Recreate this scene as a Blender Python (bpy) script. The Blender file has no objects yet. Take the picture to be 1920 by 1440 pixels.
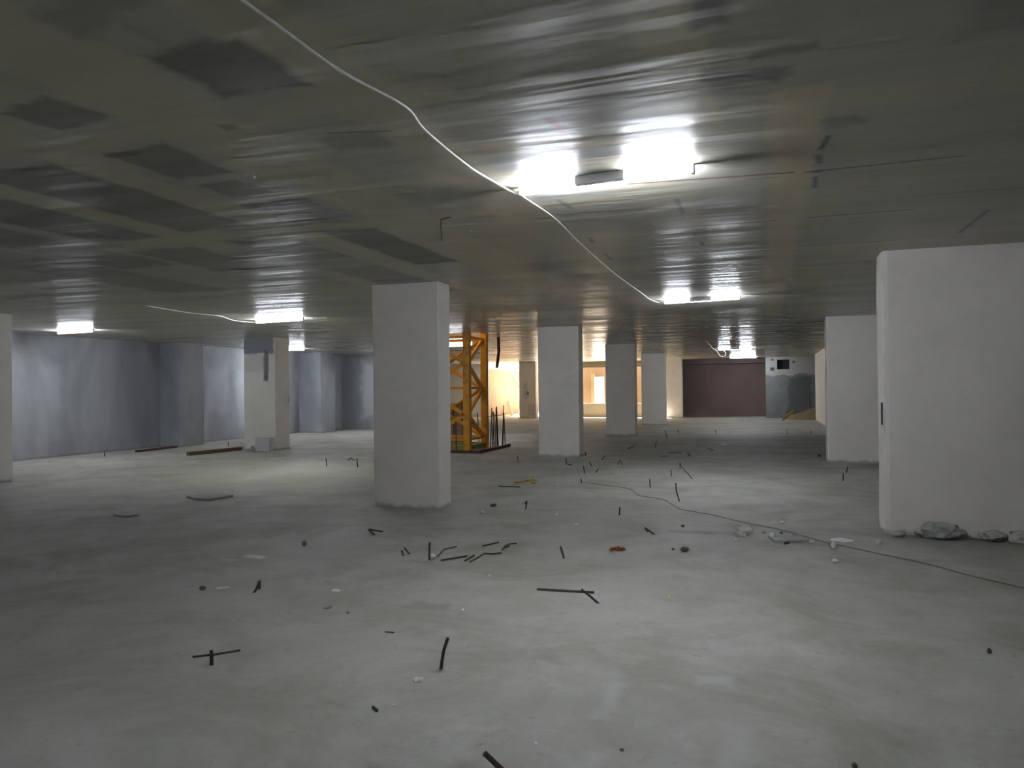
import bpy, bmesh, math, random
from mathutils import Vector, Matrix, noise

SC = bpy.context.scene
COL = SC.collection
PI = math.pi

# ------------------------------------------------------------------ camera
EYE = 1.58                      # eye height in metres, slab to slab is 3.0 m
H = 3.0
yaw, pitch, roll = math.atan(475 / 1400.0), 8.5 / 1400.0, 0.0098
fw = Vector((-math.sin(yaw) * math.cos(pitch), math.cos(yaw) * math.cos(pitch), math.sin(pitch)))
r0 = Vector((math.cos(yaw), math.sin(yaw), 0))
u0 = r0.cross(fw)
rt = math.cos(roll) * r0 - math.sin(roll) * u0
up = math.cos(roll) * u0 + math.sin(roll) * r0
cd = bpy.data.cameras.new('camera')
cd.sensor_width = 36.0
cd.lens = 1400 / 1920 * 36
cd.clip_end = 300
cam = bpy.data.objects.new('camera', cd)
COL.objects.link(cam)
cam.matrix_world = Matrix(((rt.x, up.x, -fw.x, 0), (rt.y, up.y, -fw.y, 0), (rt.z, up.z, -fw.z, EYE), (0, 0, 0, 1)))
SC.camera = cam

# ------------------------------------------------------------------ sky, exposure
SC.view_settings.view_transform = 'Standard'
SC.view_settings.look = 'None'
SC.view_settings.gamma = 1.0
SC.view_settings.use_curve_mapping = False
SC.view_settings.exposure = 1.05
W = bpy.data.worlds.new('daylight')
SC.world = W
W.use_nodes = True
bg = W.node_tree.nodes['Background']
bg.inputs['Color'].default_value = (1.0, 0.80, 0.62, 1)      # hazy warm daylight outside the open bay
bg.inputs['Strength'].default_value = 2.6
sd = bpy.data.lights.new('sun', 'SUN')                           # sun falling into the open yard beyond the bay
sd.energy = 60.0
sd.color = (1.0, 0.86, 0.70)
sd.angle = math.radians(1.0)
so = bpy.data.objects.new('sun', sd)
COL.objects.link(so)
so.location = (-20, 60, 30)
so.rotation_euler = Vector((0.40, -0.38, -0.84)).to_track_quat('-Z', 'Y').to_euler()
SC.cycles.max_bounces = 6
SC.cycles.diffuse_bounces = 4
SC.cycles.glossy_bounces = 2
SC.cycles.transmission_bounces = 1
SC.cycles.adaptive_threshold = 0.04
TUBE_COLOUR = (0.845, 0.905, 1.0)
TUBE_STRENGTH = 150.0


# ------------------------------------------------------------------ material helpers
class NT:
    def __init__(self, name):
        self.m = bpy.data.materials.new(name)
        self.m.use_nodes = True
        self.t = self.m.node_tree
        self.b = self.t.nodes['Principled BSDF']
        self.co = None

    def n(self, kind, **kw):
        o = self.t.nodes.new(kind)
        for k, v in kw.items():
            setattr(o, k, v)
        return o

    def l(self, a, b):
        self.t.links.new(a, b)

    def coord(self):
        if self.co is None:
            self.co = self.n('ShaderNodeTexCoord').outputs['Object']
        return self.co

    def mapped(self, scale=(1, 1, 1), loc=(0, 0, 0)):
        mp = self.n('ShaderNodeMapping')
        mp.inputs['Scale'].default_value = scale
        mp.inputs['Location'].default_value = loc
        self.l(self.coord(), mp.inputs['Vector'])
        return mp.outputs[0]

    def noise(self, scale, detail=4, rough=0.55, stretch=(1, 1, 1), loc=(0, 0, 0), dist=0.0):
        o = self.n('ShaderNodeTexNoise')
        o.inputs['Scale'].default_value = scale
        o.inputs['Detail'].default_value = detail
        o.inputs['Roughness'].default_value = rough
        o.inputs['Distortion'].default_value = dist
        self.l(self.mapped(stretch, loc), o.inputs['Vector'])
        return o.outputs['Fac']

    def ramp(self, fac, a, b, lo=0.0, hi=1.0):
        o = self.n('ShaderNodeMapRange')
        o.inputs['From Min'].default_value = a
        o.inputs['From Max'].default_value = b
        o.inputs['To Min'].default_value = lo
        o.inputs['To Max'].default_value = hi
        self.l(fac, o.inputs['Value'])
        return o.outputs[0]

    def mix(self, fac, a, b, mode='MIX'):
        o = self.n('ShaderNodeMix', data_type='RGBA', blend_type=mode)
        for sock, v in ((o.inputs[0], fac), (o.inputs[6], a), (o.inputs[7], b)):
            if isinstance(v, (int, float)):
                sock.default_value = v
            elif isinstance(v, tuple):
                sock.default_value = (*v, 1)
            else:
                self.l(v, sock)
        return o.outputs[2]

    def math(self, op, a, b=None):
        o = self.n('ShaderNodeMath', operation=op)
        for i, v in enumerate((a, b)):
            if v is None:
                continue
            if isinstance(v, (int, float)):
                o.inputs[i].default_value = v
            else:
                self.l(v, o.inputs[i])
        return o.outputs[0]

    def wobble(self, amount, scale):
        """object coordinates with ragged wandering, so stains get uneven edges"""
        tx = self.n('ShaderNodeTexNoise')
        tx.inputs['Scale'].default_value = scale
        tx.inputs['Detail'].default_value = 5
        self.l(self.coord(), tx.inputs['Vector'])
        sub = self.n('ShaderNodeVectorMath', operation='SUBTRACT')
        self.l(tx.outputs['Color'], sub.inputs[0])
        sub.inputs[1].default_value = (0.5, 0.5, 0.5)
        sc = self.n('ShaderNodeVectorMath', operation='SCALE')
        self.l(sub.outputs[0], sc.inputs[0])
        sc.inputs['Scale'].default_value = amount
        ad = self.n('ShaderNodeVectorMath', operation='ADD')
        self.l(self.coord(), ad.inputs[0])
        self.l(sc.outputs[0], ad.inputs[1])
        return ad.outputs[0]

    def rect(self, vec, c, h, soft, rot=0.0):
        """mask of an axis aligned (or z-turned) block of surface, soft edged"""
        if rot:
            vr = self.n('ShaderNodeVectorRotate', rotation_type='Z_AXIS')
            vr.inputs['Center'].default_value = c
            vr.inputs['Angle'].default_value = rot
            self.l(vec, vr.inputs['Vector'])
            vec = vr.outputs[0]
        g = self.n('ShaderNodeGroup')
        g.node_tree = rect_group()
        self.l(vec, g.inputs[0])
        g.inputs[1].default_value = c
        g.inputs[2].default_value = h
        g.inputs[3].default_value = soft
        return g.outputs[0]

    def done(self, colour, rough=0.8, bump=None, bump_str=0.3, bump_dist=0.01, spec=0.4, metal=0.0):
        for sock, v in (('Base Color', colour), ('Roughness', rough)):
            if isinstance(v, tuple):
                self.b.inputs[sock].default_value = (*v, 1)
            elif isinstance(v, (int, float)):
                self.b.inputs[sock].default_value = v
            else:
                self.l(v, self.b.inputs[sock])
        self.b.inputs['Specular IOR Level'].default_value = spec
        self.b.inputs['Metallic'].default_value = metal
        if bump is not None:
            o = self.n('ShaderNodeBump')
            o.inputs['Strength'].default_value = bump_str
            o.inputs['Distance'].default_value = bump_dist
            self.l(bump, o.inputs['Height'])
            self.l(o.outputs[0], self.b.inputs['Normal'])
        return self.m


_RG = []


def rect_group():
    if _RG:
        return _RG[0]
    g = bpy.data.node_groups.new('block_mask', 'ShaderNodeTree')
    i = g.interface
    i.new_socket('Vector', in_out='INPUT', socket_type='NodeSocketVector')
    i.new_socket('Centre', in_out='INPUT', socket_type='NodeSocketVector')
    i.new_socket('Half', in_out='INPUT', socket_type='NodeSocketVector')
    i.new_socket('Soft', in_out='INPUT', socket_type='NodeSocketFloat')
    i.new_socket('Fac', in_out='OUTPUT', socket_type='NodeSocketFloat')
    N, L = g.nodes, g.links
    a, z = N.new('NodeGroupInput'), N.new('NodeGroupOutput')
    s = N.new('ShaderNodeVectorMath'); s.operation = 'SUBTRACT'
    L.new(a.outputs[0], s.inputs[0]); L.new(a.outputs[1], s.inputs[1])
    b = N.new('ShaderNodeVectorMath'); b.operation = 'ABSOLUTE'
    L.new(s.outputs[0], b.inputs[0])
    d = N.new('ShaderNodeVectorMath'); d.operation = 'SUBTRACT'
    L.new(b.outputs[0], d.inputs[0]); L.new(a.outputs[2], d.inputs[1])
    x = N.new('ShaderNodeSeparateXYZ'); L.new(d.outputs[0], x.inputs[0])
    m = N.new('ShaderNodeMath'); m.operation = 'MAXIMUM'
    L.new(x.outputs[0], m.inputs[0]); L.new(x.outputs[1], m.inputs[1])
    m2 = N.new('ShaderNodeMath'); m2.operation = 'MAXIMUM'
    L.new(m.outputs[0], m2.inputs[0]); L.new(x.outputs[2], m2.inputs[1])
    dv = N.new('ShaderNodeMath'); dv.operation = 'DIVIDE'
    L.new(m2.outputs[0], dv.inputs[0]); L.new(a.outputs[3], dv.inputs[1])
    sb = N.new('ShaderNodeMath'); sb.operation = 'SUBTRACT'; sb.use_clamp = True
    sb.inputs[0].default_value = 0.5
    L.new(dv.outputs[0], sb.inputs[1])
    L.new(sb.outputs[0], z.inputs[0])
    _RG.append(g)
    return g


def mat_floor():
    t = NT('concrete_floor')
    big = t.noise(0.35, 4, 0.55)
    med = t.noise(1.6, 6, 0.6, loc=(3, 1, 0))
    fine = t.noise(22, 4, 0.6)
    c = t.mix(t.ramp(big, 0.35, 0.65), (0.365, 0.352, 0.32), (0.44, 0.427, 0.395))
    c = t.mix(t.ramp(med, 0.38, 0.72), c, (0.345, 0.34, 0.305))
    c = t.mix(t.math('MULTIPLY', t.ramp(fine, 0.4, 0.75), 0.18), c, (0.28, 0.27, 0.25))
    # streaky pale cement bloom near the front right
    bl = t.noise(2.6, 5, 0.6, loc=(7, 2, 0), dist=0.8)
    area = t.rect(t.wobble(1.4, 0.8), (-0.35, 4.0, 0), (1.1, 1.4, 9), 1.2)
    c = t.mix(t.math('MULTIPLY', t.math('MULTIPLY', t.ramp(bl, 0.54, 0.70), area), 0.35), c, (0.54, 0.545, 0.55))
    # dark dirt specks and scuffs
    sp = t.noise(7.5, 6, 0.7, loc=(11, 5, 0))
    c = t.mix(t.math('MULTIPLY', t.ramp(sp, 0.60, 0.73), 0.6), c, (0.19, 0.18, 0.155))
    dz = t.noise(0.9, 7, 0.68, loc=(6, 2, 0), dist=0.6)
    c = t.mix(t.math('MULTIPLY', t.ramp(dz, 0.45, 0.64), 0.65), c, (0.24, 0.228, 0.185))
    sp2 = t.noise(3.1, 6, 0.7, loc=(1, 9, 0))
    c = t.mix(t.math('MULTIPLY', t.ramp(sp2, 0.66, 0.78), 0.4), c, (0.20, 0.195, 0.18))
    w = t.wobble(0.16, 5)
    for (x, y, hx, hy, k, colr) in FLOOR_MARKS:
        c = t.mix(t.math('MULTIPLY', t.rect(w, (x, y, 0), (hx, hy, 9), 0.07), k), c, colr)
    # faint yellow-green tint in the left bay
    gr = t.rect(t.wobble(3.0, 0.4), (-8.8, 12.3, 0), (2.2, 2.0, 9), 3.0)
    c = t.mix(t.math('MULTIPLY', gr, 0.55), c, (0.41, 0.41, 0.27))
    bump = t.math('ADD', t.math('MULTIPLY', big, 2.0), t.math('ADD', med, t.math('MULTIPLY', fine, 0.12)))
    return t.done(c, t.ramp(med, 0.3, 0.7, 0.62, 0.82), bump, 0.5, 0.03, 0.35)


FLOOR_MARKS = [
    (-4.63, 5.96, 0.11, 0.035, 0.9, (0.66, 0.66, 0.67)), (-4.78, 5.79, 0.05, 0.02, 0.4, (0.6, 0.6, 0.6)),
    (-2.35, 4.95, 0.16, 0.10, 0.45, (0.18, 0.18, 0.17)), (-2.15, 4.45, 0.12, 0.05, 0.35, (0.2, 0.2, 0.19)),
    (-0.45, 8.35, 0.30, 0.08, 0.35, (0.18, 0.18, 0.17)), (-0.8, 8.3, 0.25, 0.07, 0.45, (0.17, 0.17, 0.165)),
    (0.25, 8.0, 0.35, 0.08, 0.4, (0.2, 0.2, 0.18)), (-3.05, 6.2, 0.14, 0.04, 0.4, (0.2, 0.2, 0.19)),
    (-2.75, 9.3, 0.2, 0.08, 0.35, (0.2, 0.2, 0.19)), (-1.15, 2.9, 0.10, 0.07, 0.45, (0.2, 0.19, 0.17)),
    (-1.55, 2.75, 0.08, 0.04, 0.4, (0.2, 0.19, 0.17)), (-0.9, 2.7, 0.06, 0.09, 0.35, (0.2, 0.2, 0.18)),
    (-0.14, 3.35, 0.05, 0.28, 0.25, (0.52, 0.53, 0.54)), (0.12, 3.0, 0.06, 0.2, 0.25, (0.52, 0.53, 0.54)),
    (-0.75, 3.75, 0.04, 0.24, 0.3, (0.53, 0.54, 0.55)), (-0.72, 3.05, 0.035, 0.14, 0.35, (0.53, 0.54, 0.55)),
    (-0.28, 4.15, 0.10, 0.06, 0.4, (0.55, 0.56, 0.58)), (-0.8, 2.55, 0.10, 0.03, 0.35, (0.53, 0.54, 0.55)),
    (0.05, 3.1, 0.03, 0.2, 0.25, (0.53, 0.54, 0.55)), (-0.95, 23.0, 1.6, 0.5, 0.4, (0.2, 0.195, 0.18)),
]

# ceiling: (centre x, centre y, half x, half y, strength, colour, softness, turn)
DK = (0.15, 0.146, 0.13)
GY = (0.30, 0.305, 0.31)
BN = (0.66, 0.58, 0.41)
RD = (0.36, 0.05, 0.045)
RB = (0.20, 0.085, 0.065)
BU = (0.045, 0.10, 0.17)
PK = (0.50, 0.14, 0.18)
CEIL_MARKS = [
    # paler joints between the formwork boards
    (-2.86, 9.0, 0.30, 8.5, .55, BN, .10, 0), (-4.0, 9.0, 0.17, 8.5, .55, BN, .08, 0), (-5.05, 9.0, 0.13, 8.5, .5, BN, .08, 0),
    (-1.85, 5.0, 0.22, 5.0, .45, BN, .12, 0), (-0.38, 2.4, 0.14, 1.75, .95, BN, .05, 0.03), (0.17, 10.0, 0.14, 6.2, .9, BN, .06, 0),
    (-3.6, 3.22, 2.2, .10, .45, BN, .07, 0), (-3.6, 4.66, 2.6, .08, .5, BN, .07, 0), (-3.6, 5.6, 2.6, .13, .5, BN, .08, 0),
    (-1.05, 4.22, 0.75, .13, .6, BN, .04, -0.14), (0.9, 4.05, 1.4, .16, .35, BN, .12, 0), (-0.6, 7.9, 0.3, 3.5, .35, BN, .08, 0.05),
    # dark squares and patches, and the nearest lamp's ballast shadow painted in
    (-2.22, 2.72, 0.24, 0.25, .9, DK, .07, 0), (-2.35, 2.1, 0.25, 0.10, .5, DK, .08, .3), (-3.42, 2.86, 0.20, 0.16, .75, DK, .05, .2),
    (-3.48, 3.72, 0.23, 0.30, .75, DK, .05, 0), (-3.62, 3.47, 0.13, 0.035, .7, (0.15, 0.075, 0.05), .03, 0), (-3.5, 4.33, 0.19, 0.19, .6, DK, .05, 0),
    (-4.52, 4.4, 0.36, 0.95, .75, DK, .06, 0), (-5.6, 4.7, 0.36, 0.75, .7, DK, .08, 0), (-3.48, 5.05, 0.29, 0.33, .8, DK, .05, 0),
    (-3.49, 6.75, 0.26, 0.93, .85, DK, .05, 0), (-2.2, 3.75, 0.2, 0.13, .5, DK, .08, 0), (-2.1, 3.62, 0.18, 0.012, .7, BU, .02, -.25),
    (-2.72, 3.3, 0.05, 0.05, .6, (0.17, 0.08, 0.05), .04, 0), (-4.5, 6.4, 0.33, 0.6, .6, DK, .08, 0), (-5.7, 6.6, 0.4, 0.7, .6, DK, .1, 0),
    (-6.6, 5.4, 0.4, 1.3, .6, DK, .12, 0), (-7.6, 7.0, 0.5, 1.6, .5, DK, .15, 0), (-4.5, 8.8, 0.35, 1.2, .5, DK, .12, 0),
    (-0.09, 3.58, 0.19, 0.09, .75, DK, .06, -.25), (0.1, 3.35, 0.13, 0.05, .5, DK, .05, .1), (-0.18, 2.88, 0.08, 0.15, .7, DK, .06, 0), (0.42, 4.38, 0.10, 0.08, .5, DK, .06, .2),
    (1.0, 3.3, 0.25, 0.2, .4, DK, .15, 0), (0.96, 18.0, 0.34, 0.22, .85, (0.06, 0.055, 0.05), .05, 0), (-0.92, 4.42, 0.2, 0.10, .6, (0.2, 0.2, 0.21), .03, 0),  # last entry paints the ballast box's shadow beside the nearest lamp
    (-2.2, 5.75, 0.12, 0.05, .6, GY, .04, 0), (-1.2, 6.2, 0.35, 0.5, .35, GY, .1, 0), (-0.3, 6.05, 0.2, 0.4, .3, GY, .08, 0), (-1.0, 9.9, 0.3, 1.1, .4, GY, .1, 0),
    # red chalk lines and blue strokes of the setting out
    (-0.35, 5.25, 0.55, 0.016, .95, RB, .018, -.10), (0.72, 5.31, 0.46, 0.015, .9, RB, .018, .04), (-0.32, 6.79, 0.42, 0.017, .8, RB, .018, 0), (-0.15, 6.785, 0.14, 0.016, .95, RD, .02, 0),
    (0.75, 6.77, 0.40, 0.017, .9, RB, .02, 0), (-0.3, 8.24, 0.40, 0.017, .8, RB, .02, 0), (0.78, 8.15, 0.45, 0.017, .5, RB, .018, 0), (-1.3, 8.3, 0.24, 0.017, .8, RB, .02, 0),
    (0.8, 9.5, 0.45, 0.017, .5, RB, .02, 0), (1.6, 6.3, 0.5, 0.012, .4, RB, .02, 0), (0.0, 5.38, 0.10, 0.008, .6, RB, .014, 0),
    (0.345, 4.72, 0.016, 0.13, .85, BU, .025, -.12), (0.335, 5.05, 0.02, 0.10, .7, BU, .03, .1), (0.34, 5.33, 0.035, 0.03, .8, BU, .03, 0), (0.345, 5.62, 0.016, 0.16, .7, BU, .025, .05),
    (-0.62, 6.0, 0.016, 0.25, .6, BU, .03, 0), (-0.60, 7.15, 0.018, 0.10, .8, BU, .03, 0), (-0.58, 7.6, 0.022, 0.14, .9, BU, .03, 0), (-0.58, 8.6, 0.016, 0.7, .4, BU, .03, 0),
    (-1.57, 7.05, 0.022, 0.14, .75, BU, .03, 0), (-1.6, 8.0, 0.02, 0.2, .7, BU, .03, 0), (-1.45, 5.6, 0.02, 0.16, .6, BU, .03, .1), (1.74, 7.5, 0.02, 0.5, .6, BU, .03, 0),
    (-1.055, 3.9, 0.028, 0.14, .8, PK, .05, .1),
]


def mat_ceiling(marks):
    t = NT('board_marked_concrete_soffit')
    big = t.noise(0.5, 4, 0.55, loc=(2, 7, 0))
    grain = t.noise(1.0, 6, 0.65, stretch=(1.2, 14, 1))
    fine = t.noise(14, 4, 0.6, stretch=(1, 3, 1))
    c = t.mix(t.ramp(big, 0.35, 0.65), (0.51, 0.495, 0.445), (0.58, 0.54, 0.435))
    c = t.mix(t.math('MULTIPLY', t.ramp(grain, 0.45, 0.7), 0.35), c, (0.35, 0.345, 0.325))
    bk = t.n('ShaderNodeTexBrick')
    t.l(t.coord(), bk.inputs['Vector'])
    for k, v in (('Color1', (0.84, 0.85, 0.87, 1)), ('Color2', (1.0, 0.99, 0.96, 1)), ('Mortar', (0.9, 0.88, 0.82, 1))):
        bk.inputs[k].default_value = v
    for k, v in (('Scale', 1.0), ('Mortar Size', 0.004), ('Brick Width', 1.95), ('Row Height', 0.62), ('Bias', 0.1)):
        bk.inputs[k].default_value = v
    c = t.mix(0.8, c, bk.outputs['Color'], 'MULTIPLY')
    w = t.wobble(0.17, 4.5)
    wf = t.wobble(0.02, 18)
    for (x, y, hx, hy, k, colr, soft, rot) in marks:
        c = t.mix(t.math('MULTIPLY', t.rect(wf if min(hx, hy) < 0.04 else w, (x, y, 0), (hx, hy, 9), soft, rot), k), c, colr)
    sp = t.noise(3.0, 6, 0.7, stretch=(1, 2.5, 1), loc=(5, 5, 0))
    c = t.mix(t.math('MULTIPLY', t.ramp(sp, 0.62, 0.75), 0.5), c, (0.2, 0.195, 0.19))
    c = t.mix(t.math('MULTIPLY', t.ramp(fine, 0.35, 0.7), 0.15), c, (0.5, 0.49, 0.45))
    wv = t.noise(0.7, 3, 0.5, stretch=(0.45, 3.0, 1), loc=(1, 3, 0), dist=0.3)
    # the far bays were cast on slicker, sagging film-faced boards: smoother and more uneven
    sx = t.n('ShaderNodeSeparateXYZ')
    t.l(t.coord(), sx.inputs[0])
    far = t.ramp(sx.outputs[1], 9.0, 20.0)
    sag = t.noise(0.9, 3, 0.55, stretch=(0.22, 1.0, 1), loc=(3, 8, 0), dist=0.25)
    bump = t.math('ADD', t.math('MULTIPLY', wv, 3.0), t.math('MULTIPLY', grain, 0.2))
    bump = t.math('ADD', bump, t.math('MULTIPLY', t.math('MULTIPLY', sag, far), 9.0))
    rough = t.math('SUBTRACT', t.ramp(wv, 0.35, 0.65, 0.36, 0.56), t.math('MULTIPLY', far, 0.16))
    return t.done(c, rough, bump, 0.24, 0.03, 0.5)


def mat_plaster(name, a, b, scale=1.2, dirt=0.25, foot=True, marks=(), stretch=(1, 1, 1), soft=0.05):
    """rough cement plaster, blotchy, a little darker along the foot"""
    t = NT(name)
    n1 = t.noise(scale, 5, 0.6, stretch=stretch, dist=0.4)
    n2 = t.noise(scale * 5, 5, 0.65, stretch=stretch, loc=(4, 4, 4))
    n3 = t.noise(40, 3, 0.6)
    c = t.mix(t.ramp(n1, 0.36, 0.64), a, b)
    c = t.mix(t.math('MULTIPLY', t.ramp(n2, 0.5, 0.75), dirt), c, tuple(v * 0.72 for v in a))
    w = t.wobble(0.10 if soft < 0.1 else 0.7, 6 if soft < 0.1 else 2)
    wb = t.wobble(0.6, 1.8)
    for (cn, hf, k, colr) in marks:
        c = t.mix(t.math('MULTIPLY', t.rect(wb if max(hf[0], hf[2]) > 0.5 and soft < 0.1 and hf[0] != 0.5 else w, cn, hf, soft), k), c, colr)
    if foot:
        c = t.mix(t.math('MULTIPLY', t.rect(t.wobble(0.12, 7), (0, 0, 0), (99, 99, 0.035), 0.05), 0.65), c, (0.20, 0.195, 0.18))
    bump = t.math('ADD', n2, t.math('MULTIPLY', n3, 0.35))
    return t.done(c, 0.85, bump, 0.35, 0.012, 0.3)


def mat_flat(name, colr, rough=0.7, var=0.25, scale=8, metal=0.0, spec=0.4, bump=0.2, stretch=(1, 1, 1)):
    t = NT(name)
    n1 = t.noise(scale, 5, 0.6, stretch=stretch)
    c = t.mix(t.ramp(n1, 0.35, 0.7), colr, tuple(v * (1 - var) for v in colr))
    return t.done(c, rough, n1, bump, 0.004, spec, metal)


def mat_rust(name, paint, rust, amount, scale=9, rough=0.6):
    t = NT(name)
    n1 = t.noise(scale, 6, 0.7)
    n2 = t.noise(scale * 0.3, 3, 0.5, loc=(2, 2, 2))
    f = t.ramp(t.math('ADD', n1, t.math('MULTIPLY', n2, 0.5)), 0.85 - amount, 1.0 - amount * 0.6)
    c = t.mix(f, paint, rust)
    return t.done(c, rough, n1, 0.3, 0.003, 0.4)


M = {}
M['floor'] = mat_floor()


def marks_in(x0, x1, y0, y1):
    out = []
    for k in CEIL_MARKS:
        ex = abs(k[2] * math.cos(k[7])) + abs(k[3] * math.sin(k[7])) + k[6] + 0.1
        ey = abs(k[3] * math.cos(k[7])) + abs(k[2] * math.sin(k[7])) + k[6] + 0.1
        if k[0] + ex > x0 and k[0] - ex < x1 and k[1] + ey > y0 and k[1] - ey < y1:
            out.append(k)
    return out


# the soffit is poured in bays; each bay only looks up the marks that lie on it
BAY_X, BAY_Y = (-20.0, -4.6, -1.5, 10.0), (-9.0, 1.2, 5.1, 10.5, 45.0)
for bi in range(3):
    for bj in range(4):
        M['ceiling_%d_%d' % (bi, bj)] = mat_ceiling(marks_in(BAY_X[bi], BAY_X[bi + 1], BAY_Y[bj], BAY_Y[bj + 1]))
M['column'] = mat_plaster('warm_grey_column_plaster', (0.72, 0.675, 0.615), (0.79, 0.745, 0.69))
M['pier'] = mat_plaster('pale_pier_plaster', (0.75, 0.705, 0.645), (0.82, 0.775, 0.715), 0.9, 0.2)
M['left_wall'] = mat_plaster('blue_grey_wall_render', (0.21, 0.22, 0.235), (0.40, 0.41, 0.425), 0.5, 0.2, marks=(
    ((-16.6, 20.9, 1.25), (0.3, 0.32, 0.85), 0.7, (0.52, 0.52, 0.56)), ((-16.6, 19.6, 1.6), (0.3, 0.5, 0.7), 0.35, (0.46, 0.46, 0.5)),
    ((-16.6, 13.7, 1.4), (0.3, 0.25, 0.9), 0.35, (0.46, 0.46, 0.5)), ((-15.3, 27.0, 1.6), (0.35, 0.3, 1.1), 0.6, (0.58, 0.58, 0.6)),
), stretch=(1, 1, 0.45), soft=0.3)
M['patched'] = mat_plaster('patched_column_plaster', (0.62, 0.59, 0.53), (0.68, 0.65, 0.59), 1.2, 0.2, True, (
    ((-0.05, -0.25, 2.80), (0.50, 0.12, 0.22), 0.9, (0.20, 0.21, 0.225)), ((0.21, -0.25, 2.25), (0.075, 0.1, 0.40), 0.95, (0.14, 0.145, 0.165)),
    ((-0.1, -0.25, 2.35), (0.35, 0.1, 0.25), 0.25, (0.36, 0.35, 0.33)), ((0.5, 0.3, 1.35), (0.05, 0.04, 0.09), 0.8, (0.12, 0.11, 0.10)),
))
M['stained'] = mat_plaster('stained_column_concrete', (0.50, 0.46, 0.42), (0.55, 0.51, 0.47), 1.2, 0.3, True, (
    ((-0.1, -0.3, 1.45), (0.12, 0.2, 0.45), 0.5, (0.30, 0.27, 0.25)), ((0.02, -0.3, 1.32), (0.06, 0.2, 0.10), 0.9, (0.10, 0.09, 0.09)),
    ((0.25, -0.3, 0.45), (0.22, 0.2, 0.30), 0.5, (0.30, 0.27, 0.25)),
))
M['concrete'] = mat_plaster('grey_wall_concrete', (0.52, 0.52, 0.51), (0.6, 0.6, 0.59), 0.8, 0.3)
M['brown_wall'] = mat_plaster('dark_reddish_wall', (0.15, 0.105, 0.10), (0.185, 0.13, 0.12), 0.7, 0.25)
M['vent_wall'] = mat_plaster('half_rendered_wall', (0.17, 0.185, 0.19), (0.22, 0.235, 0.235), 1.0, 0.35, True, (
    ((0, 0, 2.75), (9, 9, 0.62), 0.9, (0.42, 0.415, 0.40)), ((1.6, 0, 1.1), (0.55, 9, 0.9), 0.6, (0.085, 0.09, 0.085)),
    ((0.33, 0, 2.42), (0.09, 9, 0.08), 0.95, (0.05, 0.05, 0.05)), ((0.33, 0, 2.88), (0.07, 9, 0.05), 0.8, (0.08, 0.07, 0.07)), ((1.32, 0, 2.75), (0.07, 9, 0.06), 0.85, (0.06, 0.06, 0.06)),
))
M['beige'] = mat_plaster('beige_outer_wall', (0.185, 0.13, 0.085), (0.225, 0.165, 0.11), 0.6, 0.25, False)
M['yard'] = mat_plaster('pale_dusty_yard', (0.62, 0.58, 0.52), (0.70, 0.66, 0.60), 0.5, 0.2, False)
M['sill'] = mat_plaster('sill_wall_render', (0.22, 0.185, 0.125), (0.27, 0.23, 0.16), 0.8, 0.3)
M['crane'] = mat_rust('worn_orange_crane_paint', (0.68, 0.30, 0.015), (0.38, 0.15, 0.03), 0.10, 5)
M['steel'] = mat_rust('dark_reinforcing_steel', (0.030, 0.029, 0.029), (0.060, 0.043, 0.034), 0.25, 30, 0.7)
M['cable'] = mat_flat('white_cable_sheath', (0.78, 0.78, 0.74), 0.5, 0.15, 20)
M['floor_cable'] = mat_flat('dusty_dark_cable', (0.24, 0.22, 0.165), 0.8, 0.3, 12)
M['lamp_body'] = mat_flat('white_lamp_enamel', (0.75, 0.76, 0.78), 0.45, 0.08, 6)
M['white_chip'] = mat_flat('white_plaster_chip', (0.74, 0.75, 0.74), 0.9, 0.15, 30)
M['grey_chip'] = mat_flat('grey_mortar', (0.36, 0.36, 0.34), 0.95, 0.35, 25, bump=0.5)
M['brown_chip'] = mat_flat('brown_clod', (0.17, 0.12, 0.085), 0.95, 0.4, 30, bump=0.5)
M['dark_chip'] = mat_flat('dark_clod', (0.10, 0.098, 0.09), 0.95, 0.4, 30, bump=0.5)
M['pale_chip'] = mat_flat('pale_stone', (0.66, 0.64, 0.58), 0.9, 0.3, 25, bump=0.4)
M['yellow'] = mat_flat('yellow_plastic', (0.62, 0.62, 0.22), 0.5, 0.1, 10)
M['strap'] = mat_flat('dirty_yellow_strap', (0.42, 0.31, 0.05), 0.7, 0.3, 14)
M['orange'] = mat_flat('orange_rag', (0.50, 0.15, 0.05), 0.85, 0.35, 40)
M['board'] = mat_flat('cement_board', (0.36, 0.355, 0.33), 0.9, 0.2, 6)
M['wood'] = mat_flat('weathered_timber', (0.19, 0.12, 0.06), 0.85, 0.45, 5, stretch=(1, 14, 14))
M['dark_wood'] = mat_flat('dark_red_kerb_timber', (0.11, 0.055, 0.045), 0.85, 0.4, 5)
M['pale_wood'] = mat_flat('pale_sawn_timber', (0.72, 0.58, 0.40), 0.8, 0.2, 6)
M['block'] = mat_flat('grey_concrete_block', (0.52, 0.51, 0.50), 0.95, 0.25, 30, bump=0.6)
M['lump'] = mat_flat('greenish_mortar_lump', (0.42, 0.435, 0.395), 0.95, 0.35, 12, bump=0.6)
M['sand'] = mat_flat('damp_brown_sand', (0.27, 0.20, 0.11), 1.0, 0.3, 9, bump=0.4)
M['void'] = mat_flat('dark_recess', (0.02, 0.02, 0.022), 0.9, 0.2, 5)
M['form'] = mat_flat('brown_form_panel', (0.30, 0.20, 0.15), 0.8, 0.3, 4)
M['sack'] = mat_flat('olive_beam_paint', (0.30, 0.26, 0.06), 0.8, 0.4, 9)


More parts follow.
